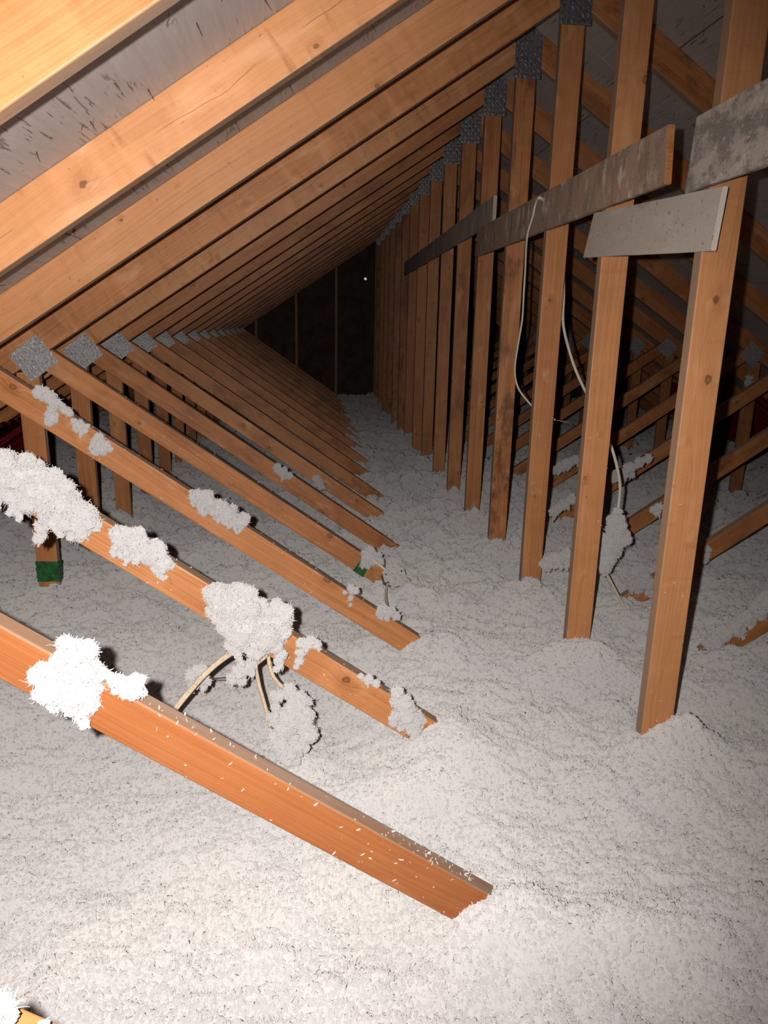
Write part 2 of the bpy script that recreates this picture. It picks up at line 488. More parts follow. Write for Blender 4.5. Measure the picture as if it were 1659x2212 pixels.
ORD = {5: 'fifth', 6: 'sixth', 7: 'seventh', 8: 'eighth', 9: 'ninth', 10: 'tenth', 11: 'eleventh', 12: 'twelfth', 13: 'thirteenth', 14: 'fourteenth', 15: 'fifteenth', 16: 'sixteenth'}
LABELS = {
    -1: 'roof truss nearest the camera, only its orange web corner showing at lower left',
    0: 'foreground roof truss whose thick orange web carries the ball clump of insulation',
    1: 'roof truss with the nearest bare king post and the largest insulation mound',
    2: 'roof truss whose king post is second from the right, under both boards',
    3: 'roof truss bearing the junction box and two green tape wraps',
    4: 'roof truss with the dark blotchy king post beside the hanging cable loop',
}
for k, s in ORD.items():
    LABELS[k] = 'spruce roof truss, %s in the row counted back from the nearest bare king post' % s
LABELS[16] = 'farthest spruce roof truss, last before the dark gable wall'
TINT = {('kp', 1): (.85, 0, .4), ('kp', 2): (.6, .1, .4), ('kp', 3): (.25, .1, .2), ('kp', 4): (-.1, .9, .3), ('kp', 5): (-.1, .3, 0), ('kp', 6): (-.15, .6, .2), ('kp', 7): (.1, .3, .3),
        ('rl', 0): (.15, 0, .3), ('rl', 1): (1.0, .05, 1.0), ('rl', 2): (.9, 0, .3), ('rl', 3): (.25, .2, .9), ('rl', 4): (.8, .1, 1.0), ('rl', 5): (0, .1, .2),
        ('dl', -1): (.2, 0, 0), ('dl', 0): (-1.0, 0, .05), ('dl', 1): (.1, 0, .4), ('dl', 2): (.05, .05, .2), ('dl', 3): (0, .35, .2), ('dl', 4): (-.3, .5, .1), ('dl', 5): (.35, .3, .3), ('dl', 6): (.1, .6, .1)}
TRUSS = {}
for k in range(-1, 17):
    t = proto if k == -1 else proto.copy()
    if k != -1:
        COL.objects.link(t)
    t.location = (0, -.582 if k == -1 else PITCHSP * k, 0)
    tag(t, LABELS[k], 'roof truss', 'roof trusses along the attic')
    TRUSS[k] = {'root': t}
    for src in PARTS:
        o = src if k == -1 else src.copy()
        if k != -1:
            o.parent = t
            COL.objects.link(o)
        key = next((kk for kk, s in SHAPES.items() if s is src), None)
        if key == 'kp' and k in (0, 2):
            o.location.x += .014 if k == 0 else -.005
        if key:
            rr = random.Random(hash((key, k)) % 9973 if False else (k + 2) * 31 + sum(map(ord, key)))
            ti = TINT.get((key, k), (rr.uniform(-.3, .25), rr.choice((0, .2, .5, .8)), rr.uniform(0, .5)))
            o['tint'], o['stain'], o['figure'] = [float(v) for v in ti]
            o['fresh'] = 1.0 if (key == 'dl' and k == -1) else 0.0
            TRUSS[k][key] = o

# studs of the gable end
bm = bmesh.new()
for n, x in enumerate([-.0] + [s * .61 * i for i in range(1, 7) for s in (-1, 1)]):
    top = rafter_z(x) + RV - .10
    me, m = member_mesh('stud', [(x + .02, .02), (x + .02, top), (x - .02, top), (x - .02, .02)], .06)
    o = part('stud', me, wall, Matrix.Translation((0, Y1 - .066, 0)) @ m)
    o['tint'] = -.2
bm.free()
N = NT('daylight_through_a_hole')
em = N.n('ShaderNodeEmission'); em.inputs[0].default_value = (.9, .95, 1, 1); em.inputs[1].default_value = .45
N.t.links.new(em.outputs[0], N.out.inputs[0])
bm = bmesh.new()
bmesh.ops.create_circle(bm, cap_ends=True, segments=10, radius=.021)
part('daylight_hole', bm_mesh('daylight_hole', bm, N.mat), wall, Matrix.Translation((-.163, Y1 - .007, 2.378)) @ Matrix.Rotation(math.pi / 2, 4, 'X'))

# green tape wrapped round two members of the fourth truss
def tape(parent, along, w, halfw, th, seed):
    r = random.Random(seed)
    bm = bmesh.new()
    rows = []
    n = 9
    for i in range(n):
        x = along - w / 2 + w * i / (n - 1)
        e = .0015 + .0025 * abs(math.sin(i * 1.9 + seed))
        hy, hz = halfw + e, th / 2 + e * .7
        ring = []
        for sy, sz in ((-1, 1), (-.35, 1), (.35, 1), (1, 1), (1, -1), (-1, -1)):
            ring.append(bm.verts.new((x + r.uniform(-.003, .003), sy * hy, sz * hz + (r.uniform(-.001, .002) if abs(sy) < 1 else 0))))
        rows.append(ring)
    for i in range(n - 1):
        for j in range(6):
            bm.faces.new((rows[i][j], rows[i][(j + 1) % 6], rows[i + 1][(j + 1) % 6], rows[i + 1][j]))
    o = part('green_tape', bm_mesh('green_tape', bm, TAPE), parent)
    o['label'] = 'crumpled green tape wrap'
v = TRUSS[3]['vl']
zc = v.matrix_basis.translation.z
sgn = 1 if v.matrix_basis[2][0] > 0 else -1
tape(v, (0.712 - zc) * sgn, .088, .0425, TH - .003, 1)
v = TRUSS[3]['dl']
ml = v.matrix_basis.inverted() @ Vector((-.752, 0, .712))
tape(v, ml.x, .05, .0415, TH, 4)

# ---------------------------------------------------------------- brace boards
def board(name, p0, p1, h, th, mat, label, sag=0.0, skew0=0.0, skew1=0.0):
    """p0 near end, p1 far end: (y, z centre); the board hangs on the posts' left edges"""
    bm = bmesh.new()
    d = Vector((0, p1[0] - p0[0], p1[1] - p0[1]))
    L = d.length
    n = 10
    rows = []
    r = random.Random(len(label))
    for i in range(n + 1):
        t = i / n
        sk = skew0 * (1 - t) ** 8 + skew1 * t ** 8
        ring = []
        for sy, sz in ((-1, -1), (1, -1), (1, 1), (-1, 1)):
            ring.append(bm.verts.new((L * (t - .5) + sk * sy, sy * h / 2 + r.uniform(-.001, .001), sz * th / 2)))
        rows.append(ring)
    for i in range(n):
        for j in range(4):
            bm.faces.new((rows[i][j], rows[i][(j + 1) % 4], rows[i + 1][(j + 1) % 4], rows[i + 1][j]))
    bm.faces.new(rows[0]); bm.faces.new(rows[-1])
    bmesh.ops.recalc_face_normals(bm, faces=bm.faces)
    bmesh.ops.bevel(bm, geom=[e for e in bm.edges if e.calc_face_angle(0) > .8], offset=.002, segments=2, affect='EDGES')
    me = bm_mesh(name, bm, mat)
    me.materials.append(WOOD)                # the brown board's freshly sawn end
    for f in me.polygons:
        if mat is BOARD_BROWN and abs(f.normal.x) > .8:
            f.material_index = 1
    o = bpy.data.objects.new(name, me)
    ax = d.normalized()
    ay = Vector((1, 0, 0)).cross(ax)        # upwards
    ay = ay if ay.z > 0 else -ay
    az = ax.cross(ay)
    m = Matrix((ax, ay, az)).transposed().to_4x4()
    x = -HW - .0035 - th / 2
    o.matrix_world = Matrix.Translation((x, (p0[0] + p1[0]) / 2, (p0[1] + p1[1]) / 2)) @ m
    link(o)
    return tag(o, label, 'board', 'brace boards nailed along the king posts')
board('brace_board', (.530, 1.978), (1.325, 2.028), .134, .013, BOARD_PLAIN, 'short pale grey board nailed across the two nearest king posts', 0, -.004, -.028)
board('brace_board', (-.20, 2.142), (.680, 2.138), .164, .018, BOARD_GREY, 'wide mottled grey board at upper right, above the short pale board', 0, 0, -.008)
board('brace_board', (.805, 2.166), (3.00, 2.171), .142, .019, BOARD_BROWN, 'long brown weathered board with white scrapes and a fresh sawn end', 0, .008, .02)
board('brace_board', (2.665, 2.297), (6.30, 2.252), .125, .019, BOARD_DULL, 'dull grey-brown board farthest along the king posts, overlapping the long one')

# ---------------------------------------------------------------- loose insulation
def lattice(seed, n=256):
    return np.random.default_rng(seed).random((n, n))
LAT = [lattice(s) for s in range(8)]
def vnoise(x, y, k):
    t = LAT[k % 8]
    xi, yi = np.floor(x).astype(np.int64), np.floor(y).astype(np.int64)
    fx, fy = x - xi, y - yi
    fx, fy = fx * fx * (3 - 2 * fx), fy * fy * (3 - 2 * fy)
    a, b = t[xi & 255, yi & 255], t[(xi + 1) & 255, yi & 255]
    c, d = t[xi & 255, (yi + 1) & 255], t[(xi + 1) & 255, (yi + 1) & 255]
    return (a * (1 - fx) + b * fx) * (1 - fy) + (c * (1 - fx) + d * fx) * fy
def billow(x, y, k):
    return np.abs(vnoise(x, y, k) * 2 - 1)
def G(x, y, cx, cy, sx, sy): return np.exp(-((x - cx) / sx) ** 2 - ((y - cy) / sy) ** 2)
MOUNDS = [(-.57, -.01, .075, .10, .10), (-.40, -.09, .06, .20, .07), (-1.03, .54, .07, .08, .09), (-.60, .63, .07, .10, .12), (-.52, 1.20, .07, .10, .09), (-.70, 1.60, -.07, .14, .10), (-.5, 1.85, .02, .14, .14),
          (.03, .56, .04, .13, .10), (.01, 1.14, .075, .11, .08), (0, 1.80, .02, .12, .1), (0, 2.40, .04, .12, .1), (0, 3.0, .03, .1, .1), (0, 3.6, .03, .1, .1),
          (-.35, -.35, .05, .5, .25), (-.75, .43, .045, .16, .10), (.55, 1.2, -.04, .2, .15), (.56, 1.80, -.11, .18, .14), (.06, .57, .06, .09, .07), (-2.05, 1.85, .03, .15, .15), (.30, .75, -.03, .18, .16)]
def height(x, y):
    wx = x + .05 * (vnoise(x * 3.1, y * 3.1, 1) - .5)
    wy = y + .05 * (vnoise(x * 3.1 + 9, y * 3.1 + 4, 2) - .5)
    h = np.full(np.shape(x), .605)
    h = h - .085 * G(wx, wy, -1.35, .75, .50, .62) - .05 * G(wx, wy, -1.7, .2, .5, .5)
    for cx, cy, a, sx, sy in MOUNDS:
        h = h + a * G(wx, wy, cx, cy, sx, sy)
    h = h + .05 * (vnoise(x * 1.3 + 5, y * 1.3 + 2, 3) - .5) + .060 * (vnoise(x * 3.4, y * 3.4, 4) - .5) + .034 * (vnoise(wx * 7.7 + 2, wy * 7.7 + 6, 0) - .5)
    far = np.clip((y - .3) / 1.5, .6, 1.9)
    ux, uy = x + .03 * (vnoise(x * 14, y * 14, 2) - .5), y + .03 * (vnoise(x * 14 + 3, y * 14 + 8, 1) - .5)
    b1, b2, b3 = billow(ux * 10.5, uy * 10.5, 5), billow(ux * 25.0 + uy * 7, uy * 25.0 - ux * 7, 6), billow(ux * 60 + 31, uy * 60, 7)
    h = h + .040 * far * (np.sqrt(b1 + .06) - .62) + .030 * far * (np.sqrt(b2 + .05) - .62) + .013 * np.minimum(far, 1.2) * (np.sqrt(b3 + .05) - .6)
    roof = ZR + RV - SL * np.abs(x) - .06
    return np.minimum(h, np.maximum(roof, .03))

ys = [-1.6]
while ys[-1] < 10.36:
    y_ = ys[-1]
    ys.append(y_ + (.03 if y_ < -.5 else (.008 if y_ < 1.2 else min(.03, .008 + (y_ - 1.2) * .0045))))
ys = np.array(ys)
xs = [-4.65]
while xs[-1] < 4.65:
    d_ = max(0.0, abs(xs[-1] + .3) - 1.6)
    xs.append(xs[-1] + min(.05, .008 + d_ * .02))
xs = np.array(xs)
XX, YY = np.meshgrid(xs, ys)
ZZ = height(XX, YY)
nr, nc = XX.shape
gv = np.stack([XX.ravel(), YY.ravel(), ZZ.ravel()], 1)
idx = np.arange(nr * nc).reshape(nr, nc)
gf = np.stack([idx[:-1, :-1].ravel(), idx[:-1, 1:].ravel(), idx[1:, 1:].ravel(), idx[1:, :-1].ravel()], 1)

def flakes(P, Nrm, L, W, bias, curl, R):
    """curled shreds: 3 quads each, set at P, leaning out along Nrm"""
    n = len(P)
    d = R.normal(size=(n, 3))
    d = d - (1 - bias) * np.sum(d * Nrm, 1)[:, None] * Nrm + max(bias - .5, 0) * Nrm
    d /= np.linalg.norm(d, axis=1, keepdims=True)
    q = Nrm + R.normal(size=(n, 3)) * (.35 + .5 * bias)
    s = np.cross(d, q)
    s /= np.linalg.norm(s, axis=1, keepdims=True) + 1e-9
    nn = np.cross(s, d)
    kap = R.normal(size=n) * curl
    kap = np.where(np.abs(kap) < .15, .15, kap)
    out = np.empty((n, 8, 3), np.float32)
    for i, t in enumerate((0, .36, .7, 1.0)):
        a = kap * t
        px = L * np.sin(a) / kap
        py = L * (1 - np.cos(a)) / kap
        c = P + d * px[:, None] + nn * py[:, None]
        wv = (W * (.55, 1.0, .9, .35)[i] * .5)[:, None] * s
        out[:, i * 2] = c - wv
        out[:, i * 2 + 1] = c + wv
    base = (np.arange(n) * 8)[:, None, None]
    f = np.array([[0, 1, 3, 2], [2, 3, 5, 4], [4, 5, 7, 6]])[None] + base
    return out.reshape(-1, 3), f.reshape(-1, 4)

def crumbs(P, Nrm, r, R):
    """little rounded tufts, eight faces each"""
    n = len(P)
    d = R.normal(size=(n, 3)); d /= np.linalg.norm(d, axis=1, keepdims=True)
    q = R.normal(size=(n, 3))
    e = np.cross(d, q); e /= np.linalg.norm(e, axis=1, keepdims=True) + 1e-9
    g = np.cross(d, e)
    out = np.empty((n, 6, 3), np.float32)
    for i, ax in enumerate((d, e, g)):
        for j, sg in enumerate((1, -1)):
            l = r * R.uniform(.45, 1.25, n)
            out[:, i * 2 + j] = P + ax * (sg * l)[:, None] + R.normal(size=(n, 3)) * (r * .22)[:, None]
    tri = np.array([[0, 2, 4], [2, 1, 4], [1, 3, 4], [3, 0, 4], [2, 0, 5], [1, 2, 5], [3, 1, 5], [0, 3, 5]])
    f = tri[None] + (np.arange(n) * 6)[:, None, None]
    return out.reshape(-1, 3), f.reshape(-1, 3)

def soup(name, V, Q, T, bed=0):
    V, Q, T = np.concatenate(V), np.concatenate(Q), np.concatenate(T)
    me = bpy.data.meshes.new(name)
    me.vertices.add(len(V)); me.vertices.foreach_set('co', V.astype(np.float32).ravel())
    loops = np.concatenate([Q.ravel(), T.ravel()]).astype(np.int32)
    me.loops.add(len(loops)); me.loops.foreach_set('vertex_index', loops)
    st = np.concatenate([np.arange(len(Q)) * 4, len(Q) * 4 + np.arange(len(T)) * 3]).astype(np.int32)
    me.polygons.add(len(st)); me.polygons.foreach_set('loop_start', st)
    me.polygons.foreach_set('use_smooth', np.full(len(st), True))
    if bed:
        mi = np.zeros(len(st), np.int32)
        if bed > 0:
            mi[:bed] = 1                 # the bed itself
        else:
            mi[len(Q):len(Q) - bed] = 1   # the dense cores of a clump
        me.polygons.foreach_set('material_index', mi)
    me.update(calc_edges=True)
    me.materials.append(FLUFF)
    me.materials.append(FLUFF_BED)
    return me

# shreds over the whole bed, packed where one stands close enough to see them singly
def scatter(n_try):
    ang = rng.uniform(-.62, .72, n_try)
    dist = np.exp(rng.uniform(math.log(.55), math.log(11.0), n_try))
    x = CAM.x + np.sin(ang + YAW) * dist
    y = CAM.y + np.cos(ang + YAW) * dist
    ok = (np.abs(x) < 3.9) & (y > -1.0) & (y < 10.3)
    return x[ok], y[ok], dist[ok]
fx, fy, fd = scatter(560000)
e = .004
hz = height(fx, fy)
gx = (height(fx + e, fy) - hz) / e
gy = (height(fx, fy + e) - hz) / e
Nn = np.stack([-gx, -gy, np.ones_like(gx)], 1)
Nn /= np.linalg.norm(Nn, axis=1, keepdims=True)
size = .0066 * np.maximum(1.0, (fd + .5) / 1.9) ** .75 * rng.uniform(.55, 1.6, len(fx))
Pf = np.stack([fx, fy, hz], 1) - Nn * (size * rng.uniform(-.10, .22, len(fx)))[:, None]
keep = rng.random(len(fx)) < np.clip(1.35 - fd * .2, .4, 1.0)
fx, fy, fd, hz, Nn, size, Pf = fx[keep], fy[keep], fd[keep], hz[keep], Nn[keep], size[keep], Pf[keep]
pick = rng.random(len(fx)) < np.clip(.72 - fd * .17, .16, .45)
fv, ff = flakes(Pf[pick], Nn[pick], size[pick] * rng.uniform(1.0, 2.0, pick.sum()), size[pick] * rng.uniform(.14, .34, pick.sum()), .34, 2.6, rng)
cv, cf = crumbs(Pf[~pick], Nn[~pick], size[~pick] * rng.uniform(.22, .72, (~pick).sum()), rng)
ins = bpy.data.objects.new('loose_fill_insulation', soup('loose_fill_insulation', [gv, fv, cv], [gf, ff + len(gv)], [cf + len(gv) + len(fv)], len(gf)))
link(ins)
tag(ins, 'deep bed of white blown-in insulation covering the attic floor', 'insulation', None, 'stuff')

# ---------------------------------------------------------------- clumps
CLUMPS = [
    ('ball clump of white loose insulation on the foreground diagonal web', 'clumps of insulation lying on the webs',
     [(-1.353,-0.011,1.185,0.0424),(-1.344,-0.008,1.212,0.031),(-1.377,-0.009,1.169,0.0367),(-1.329,-0.008,1.179,0.0326),(-1.35,-0.009,1.143,0.0367),(-1.388,-0.004,1.137,0.018),(-1.407,-0.003,1.141,0.0114),(-1.343,-0.004,1.114,0.0147),(-1.34,-0.002,1.096,0.0073),(-1.322,-0.004,1.148,0.0163),(-1.383,-0.002,1.119,0.0098),(-1.362,-0.002,1.11,0.0082)]),
    ('small ragged tuft of insulation beside the ball clump on the foreground web', 'clumps of insulation lying on the webs',
     [(-1.258,-0.005,1.154,0.0196),(-1.276,-0.004,1.156,0.0147),(-1.29,-0.002,1.167,0.0098),(-1.247,-0.003,1.161,0.0114),(-1.286,-0.002,1.143,0.0065),(-1.273,-0.002,1.136,0.0073),(-1.245,-0.002,1.143,0.0098)]),
    ('long thick drift of insulation over the second diagonal web at left edge', 'clumps of insulation lying on the webs',
     [(-1.671,0.597,1.387,0.0501),(-1.631,0.597,1.371,0.0537),(-1.583,0.596,1.332,0.0572),(-1.54,0.597,1.298,0.0501),(-1.505,0.6,1.28,0.0405),(-1.711,0.598,1.398,0.0477),(-1.627,0.599,1.326,0.0429),(-1.667,0.601,1.342,0.0358),(-1.525,0.603,1.245,0.0262),(-1.585,0.603,1.28,0.0286),(-1.605,0.606,1.25,0.0167),(-1.613,0.606,1.227,0.0143),(-1.522,0.607,1.226,0.0119),(-1.487,0.605,1.261,0.0191),(-1.561,0.605,1.262,0.0191)]),
    ('frayed drift of insulation on the second web, between the long drift and the largest mound', 'clumps of insulation lying on the webs',
     [(-1.419,0.602,1.227,0.031),(-1.387,0.601,1.209,0.0358),(-1.356,0.601,1.186,0.0358),(-1.33,0.603,1.161,0.0262),(-1.405,0.603,1.191,0.0262),(-1.343,0.606,1.142,0.0143),(-1.331,0.608,1.123,0.0095),(-1.433,0.607,1.19,0.0107)]),
    ('largest mound of insulation, on the second web above the bundle of cables', 'clumps of insulation lying on the webs',
     [(-1.177,0.597,1.058,0.0525),(-1.132,0.593,1.021,0.0692),(-1.086,0.593,0.995,0.0668),(-1.052,0.598,1.011,0.0477),(-1.199,0.6,1.075,0.0382),(-1.145,0.598,0.969,0.0477),(-1.1,0.6,0.948,0.0405),(-1.064,0.6,0.972,0.0405),(-1.213,0.605,1.03,0.0215),(-1.124,0.605,0.926,0.0191),(-1.167,0.598,1.02,0.0477)]),
    ('stringy wisp of insulation hanging right of the largest mound', 'clumps of insulation lying on the webs',
     [(-0.988,0.606,0.936,0.0167),(-0.97,0.606,0.942,0.0167),(-0.953,0.607,0.934,0.0119),(-0.995,0.607,0.909,0.0131),(-1.0,0.607,0.886,0.0107),(-1.007,0.608,0.87,0.0072),(-0.947,0.609,0.918,0.006)]),
    ('insulation crumbs on the top edge of the second web near its foot', 'clumps of insulation lying on the webs',
     [(-0.819,0.607,0.828,0.0131),(-0.798,0.607,0.816,0.0107),(-0.838,0.608,0.836,0.0083)]),
    ('insulation draped over the buried foot of the second web', 'clumps of insulation lying on the webs',
     [(-0.741,0.605,0.783,0.0191),(-0.728,0.603,0.756,0.0262),(-0.712,0.602,0.728,0.031),(-0.737,0.605,0.721,0.0215),(-0.749,0.607,0.699,0.0119),(-0.693,0.602,0.7,0.031),(-0.723,0.606,0.692,0.0167)]),
    ('stringy insulation trail on the upper part of the third diagonal web', 'clumps of insulation lying on the webs',
     [(-1.793,1.215,1.507,0.022),(-1.773,1.215,1.496,0.022),(-1.755,1.215,1.479,0.0188),(-1.768,1.217,1.457,0.0125),(-1.772,1.215,1.435,0.0188),(-1.78,1.216,1.418,0.0141),(-1.729,1.216,1.457,0.0141),(-1.716,1.217,1.447,0.011),(-1.807,1.217,1.509,0.0125)]),
    ('small insulation flock on the third web, above the round flock', 'clumps of insulation lying on the webs',
     [(-1.694,1.216,1.407,0.0173),(-1.679,1.216,1.395,0.0141),(-1.705,1.218,1.421,0.0094),(-1.667,1.218,1.407,0.0078)]),
    ('round insulation flock on the third web, lowest of the three upper ones', 'clumps of insulation lying on the webs',
     [(-1.632,1.213,1.349,0.0267),(-1.615,1.215,1.342,0.0204),(-1.648,1.215,1.337,0.0188),(-1.631,1.216,1.371,0.0141)]),
    ('ridge of insulation lying midway along the third diagonal web', 'clumps of insulation lying on the webs',
     [(-1.339,1.213,1.18,0.0267),(-1.31,1.212,1.165,0.0314),(-1.274,1.212,1.14,0.0314),(-1.237,1.212,1.117,0.0314),(-1.208,1.213,1.096,0.0267),(-1.185,1.215,1.104,0.0188),(-1.275,1.215,1.112,0.0188),(-1.209,1.217,1.064,0.0125),(-1.319,1.216,1.136,0.0173)]),
    ('thin wisp of insulation on the third web facing the junction box', 'clumps of insulation lying on the webs',
     [(-0.834,1.216,0.85,0.0141),(-0.818,1.217,0.844,0.0125),(-0.835,1.218,0.815,0.0094),(-0.835,1.218,0.791,0.0063),(-0.855,1.218,0.836,0.0078)]),
    ('insulation tuft below the dangling cable of the junction box', 'clumps of insulation lying on the webs',
     [(-0.72,1.215,0.77,0.0204),(-0.697,1.215,0.762,0.0204),(-0.676,1.216,0.747,0.0157),(-0.733,1.216,0.757,0.0141),(-0.708,1.217,0.744,0.0125)]),
    ('insulation clump partly covering green tape, left of the junction box', 'clumps of insulation lying on the webs',
     [(-0.729,1.822,0.77,0.0331),(-0.699,1.823,0.758,0.0292),(-0.739,1.824,0.738,0.0253),(-0.719,1.824,0.79,0.0233),(-0.679,1.825,0.743,0.0214)]),
    ('insulation tuft on the fifth diagonal web, left one of the two far tufts', 'clumps of insulation lying on the webs',
     [(-1.138,2.435,1.02,0.0209),(-1.111,2.434,1.003,0.0255),(-1.082,2.435,0.989,0.0186),(-1.138,2.436,1.036,0.0162)]),
    ('insulation tuft on the sixth diagonal web, right one of the two far tufts', 'clumps of insulation lying on the webs',
     [(-0.946,3.044,0.841,0.0243),(-0.928,3.043,0.818,0.027),(-0.917,3.045,0.793,0.0189)]),
    ('white tuft of insulation on the web corner at the lower left edge', 'clumps of insulation lying on the webs',
     [(-1.238,-0.572,1.149,0.0074),(-1.235,-0.572,1.14,0.0084),(-1.234,-0.572,1.128,0.0065),(-1.244,-0.572,1.143,0.0093),(-1.229,-0.571,1.132,0.0037),(-1.205,-0.571,1.117,0.0042)]),
    ('spindle clump of insulation clinging to the hanging cable behind bare king post', 'clumps of insulation off the webs',
     [(0.259,1.595,1.015,0.0216),(0.256,1.591,0.983,0.0343),(0.259,1.589,0.944,0.0451),(0.272,1.588,0.905,0.0469),(0.25,1.588,0.876,0.0487),(0.235,1.589,0.836,0.0433),(0.232,1.591,0.799,0.0343),(0.293,1.594,0.913,0.0252),(0.24,1.588,0.895,0.0469)]),
    ('insulation drift along the right-hand web that rises past the bare king post', 'clumps of insulation lying on the webs',
     [(0.517,1.213,0.624,0.0282),(0.549,1.212,0.651,0.0314),(0.59,1.212,0.678,0.0314),(0.629,1.211,0.714,0.0345),(0.667,1.211,0.75,0.0376),(0.708,1.211,0.777,0.0376),(0.492,1.215,0.614,0.022),(0.613,1.215,0.657,0.0188)]),
    ('small insulation tuft on a right-hand web just right of the bare king post', 'clumps of insulation lying on the webs',
     [(0.804,1.826,0.784,0.0156),(0.804,1.826,0.751,0.0156),(0.804,1.827,0.725,0.0117)]),
    ('insulation ridge on the right-hand web between the first two king posts', 'clumps of insulation lying on the webs',
     [(0.608,2.432,0.985,0.0302),(0.644,2.432,1.005,0.0302),(0.683,2.432,1.034,0.0302),(0.726,2.433,1.059,0.0279),(0.774,2.434,1.083,0.0232),(0.648,2.435,0.972,0.0209),(0.696,2.435,0.997,0.0186)]),
    ('insulation ridge on a right-hand web between second and third king posts, upper', 'clumps of insulation lying on the webs',
     [(0.505,3.043,0.898,0.0297),(0.537,3.042,0.918,0.0324),(0.579,3.042,0.941,0.0324),(0.612,3.043,0.963,0.027)]),
    ('insulation ridge on a right-hand web between second and third king posts, lower', 'clumps of insulation lying on the webs',
     [(0.289,2.434,0.799,0.0255),(0.32,2.434,0.816,0.0255),(0.352,2.433,0.841,0.0279),(0.385,2.434,0.866,0.0255)]),
    ('insulation tuft on the buried foot of a right-hand web behind the bare king post', 'clumps of insulation lying on the webs',
     [(0.478,1.823,0.62,0.0292),(0.509,1.822,0.635,0.0311),(0.543,1.823,0.619,0.0292),(0.56,1.824,0.578,0.0233),(0.529,1.825,0.656,0.0214),(0.5,1.825,0.589,0.0194)]),
    ('insulation tuft on a right-hand web, left of the bare king post', 'clumps of insulation lying on the webs',
     [(0.529,1.826,0.969,0.0156),(0.555,1.826,0.979,0.0175),(0.548,1.827,0.951,0.0136)]),
    ('insulation tuft stuck on a far right vertical web near the photo edge', 'clumps of insulation off the webs',
     [(2.029,3.655,1.416,0.0215),(2.041,3.653,1.378,0.0277),(2.054,3.655,1.34,0.0215),(2.021,3.655,1.384,0.0184)]),
    ('low bank of insulation between the second and third king post feet', 'clumps of insulation off the webs',
     [(0.071,1.821,0.729,0.035),(0.112,1.821,0.743,0.035),(0.154,1.821,0.749,0.035),(0.177,1.822,0.727,0.0311)]),
    ('insulation clump hanging on the bare wire below the largest mound', 'clumps of insulation off the webs',
     [(-1.12,0.617,0.879,0.0132),(-1.136,0.615,0.87,0.0192),(-1.156,0.615,0.855,0.0216),(-1.171,0.616,0.836,0.018),(-1.149,0.616,0.832,0.0144),(-1.127,0.616,0.856,0.0144)]),
    ('insulation tuft lying under the bent cable left of the wire clump', 'clumps of insulation off the webs',
     [(-1.289,0.696,0.808,0.0175),(-1.264,0.695,0.819,0.02),(-1.249,0.697,0.79,0.0125),(-1.284,0.696,0.784,0.015),(-1.26,0.698,0.769,0.01)]),
    ('curved hump of insulation rising where two cables enter the floor', 'clumps of insulation off the webs',
     [(-1.056,0.614,0.782,0.0179),(-1.026,0.62,0.79,0.024),(-0.998,0.609,0.769,0.0286),(-0.984,0.59,0.736,0.0283),(-0.981,0.569,0.701,0.0292),(-1.002,0.554,0.677,0.0301),(-1.041,0.575,0.714,0.0281),(-1.055,0.56,0.689,0.0302),(-1.068,0.587,0.738,0.0153),(-1.031,0.542,0.658,0.0345),(-1.062,0.599,0.759,0.0119),(-1.022,0.596,0.749,0.0237),(-1.013,0.58,0.722,0.0282),(-1.032,0.585,0.732,0.0235)]),
]
CABLES = {
    'loop': [(-0.02,1.9,2.2),(-0.085,1.806,2.215),(-0.092,1.84,2.205),(-0.092,1.877,2.154),(-0.092,1.935,2.085),(-0.066,2.02,1.953),(-0.057,2.05,1.861),(-0.042,2.1,1.765),(-0.049,2.12,1.644),(-0.055,2.12,1.542),(-0.037,2.1,1.462),(0.027,2.08,1.385),(0.081,2.05,1.344),(0.122,2.03,1.332)],
    'loopwire': [(0.122,2.03,1.332),(0.151,2.02,1.327),(0.172,2.01,1.323),(0.184,2.0,1.314)],
    'long': [(0.004,1.93,2.233),(0.035,1.93,2.112),(0.067,1.93,1.97),(0.08,1.93,1.86),(0.081,1.92,1.767),(0.093,1.9,1.692),(0.121,1.85,1.581),(0.154,1.8,1.491),(0.175,1.7,1.408),(0.197,1.62,1.321),(0.225,1.6,1.247),(0.254,1.6,1.162),(0.264,1.6,1.106),(0.264,1.6,1.029),(0.257,1.6,0.911),(0.235,1.6,0.802),(0.232,1.6,0.776),(0.268,1.6,0.715),(0.324,1.59,0.621),(0.346,1.57,0.577)],
    'a': [(-1.086,0.66,0.939),(-1.147,0.66,0.907),(-1.207,0.65,0.87),(-1.248,0.63,0.839),(-1.279,0.6,0.813),(-1.311,0.57,0.781),(-1.339,0.53,0.748),(-1.364,0.5,0.696)],
    'b': [(-1.121,0.67,0.915),(-1.119,0.66,0.88),(-1.115,0.66,0.84),(-1.107,0.65,0.797),(-1.096,0.63,0.767),(-1.085,0.61,0.737),(-1.075,0.58,0.714)],
    'c': [(-1.087,0.66,0.899),(-1.081,0.65,0.877),(-1.077,0.64,0.855),(-1.068,0.63,0.833),(-1.056,0.62,0.82),(-1.041,0.61,0.808)],
    'd': [(-1.073,0.64,0.909),(-1.085,0.635,0.891),(-1.103,0.63,0.877),(-1.121,0.625,0.864),(-1.139,0.62,0.857)],
    'dwire': [(-1.139,0.62,0.857),(-1.163,0.62,0.844),(-1.187,0.62,0.838),(-1.211,0.62,0.836),(-1.232,0.62,0.838)],
    'boxdown': [(-0.649,1.74,0.676),(-0.665,1.66,0.662),(-0.672,1.57,0.657),(-0.672,1.46,0.655)],
    'boxright': [(-0.585,1.79,0.688),(-0.549,1.8,0.678),(-0.518,1.8,0.66),(-0.493,1.8,0.63)],
    'boxback': [(-0.711,1.8,0.756),(-0.678,1.79,0.734),(-0.646,1.78,0.708)],
}

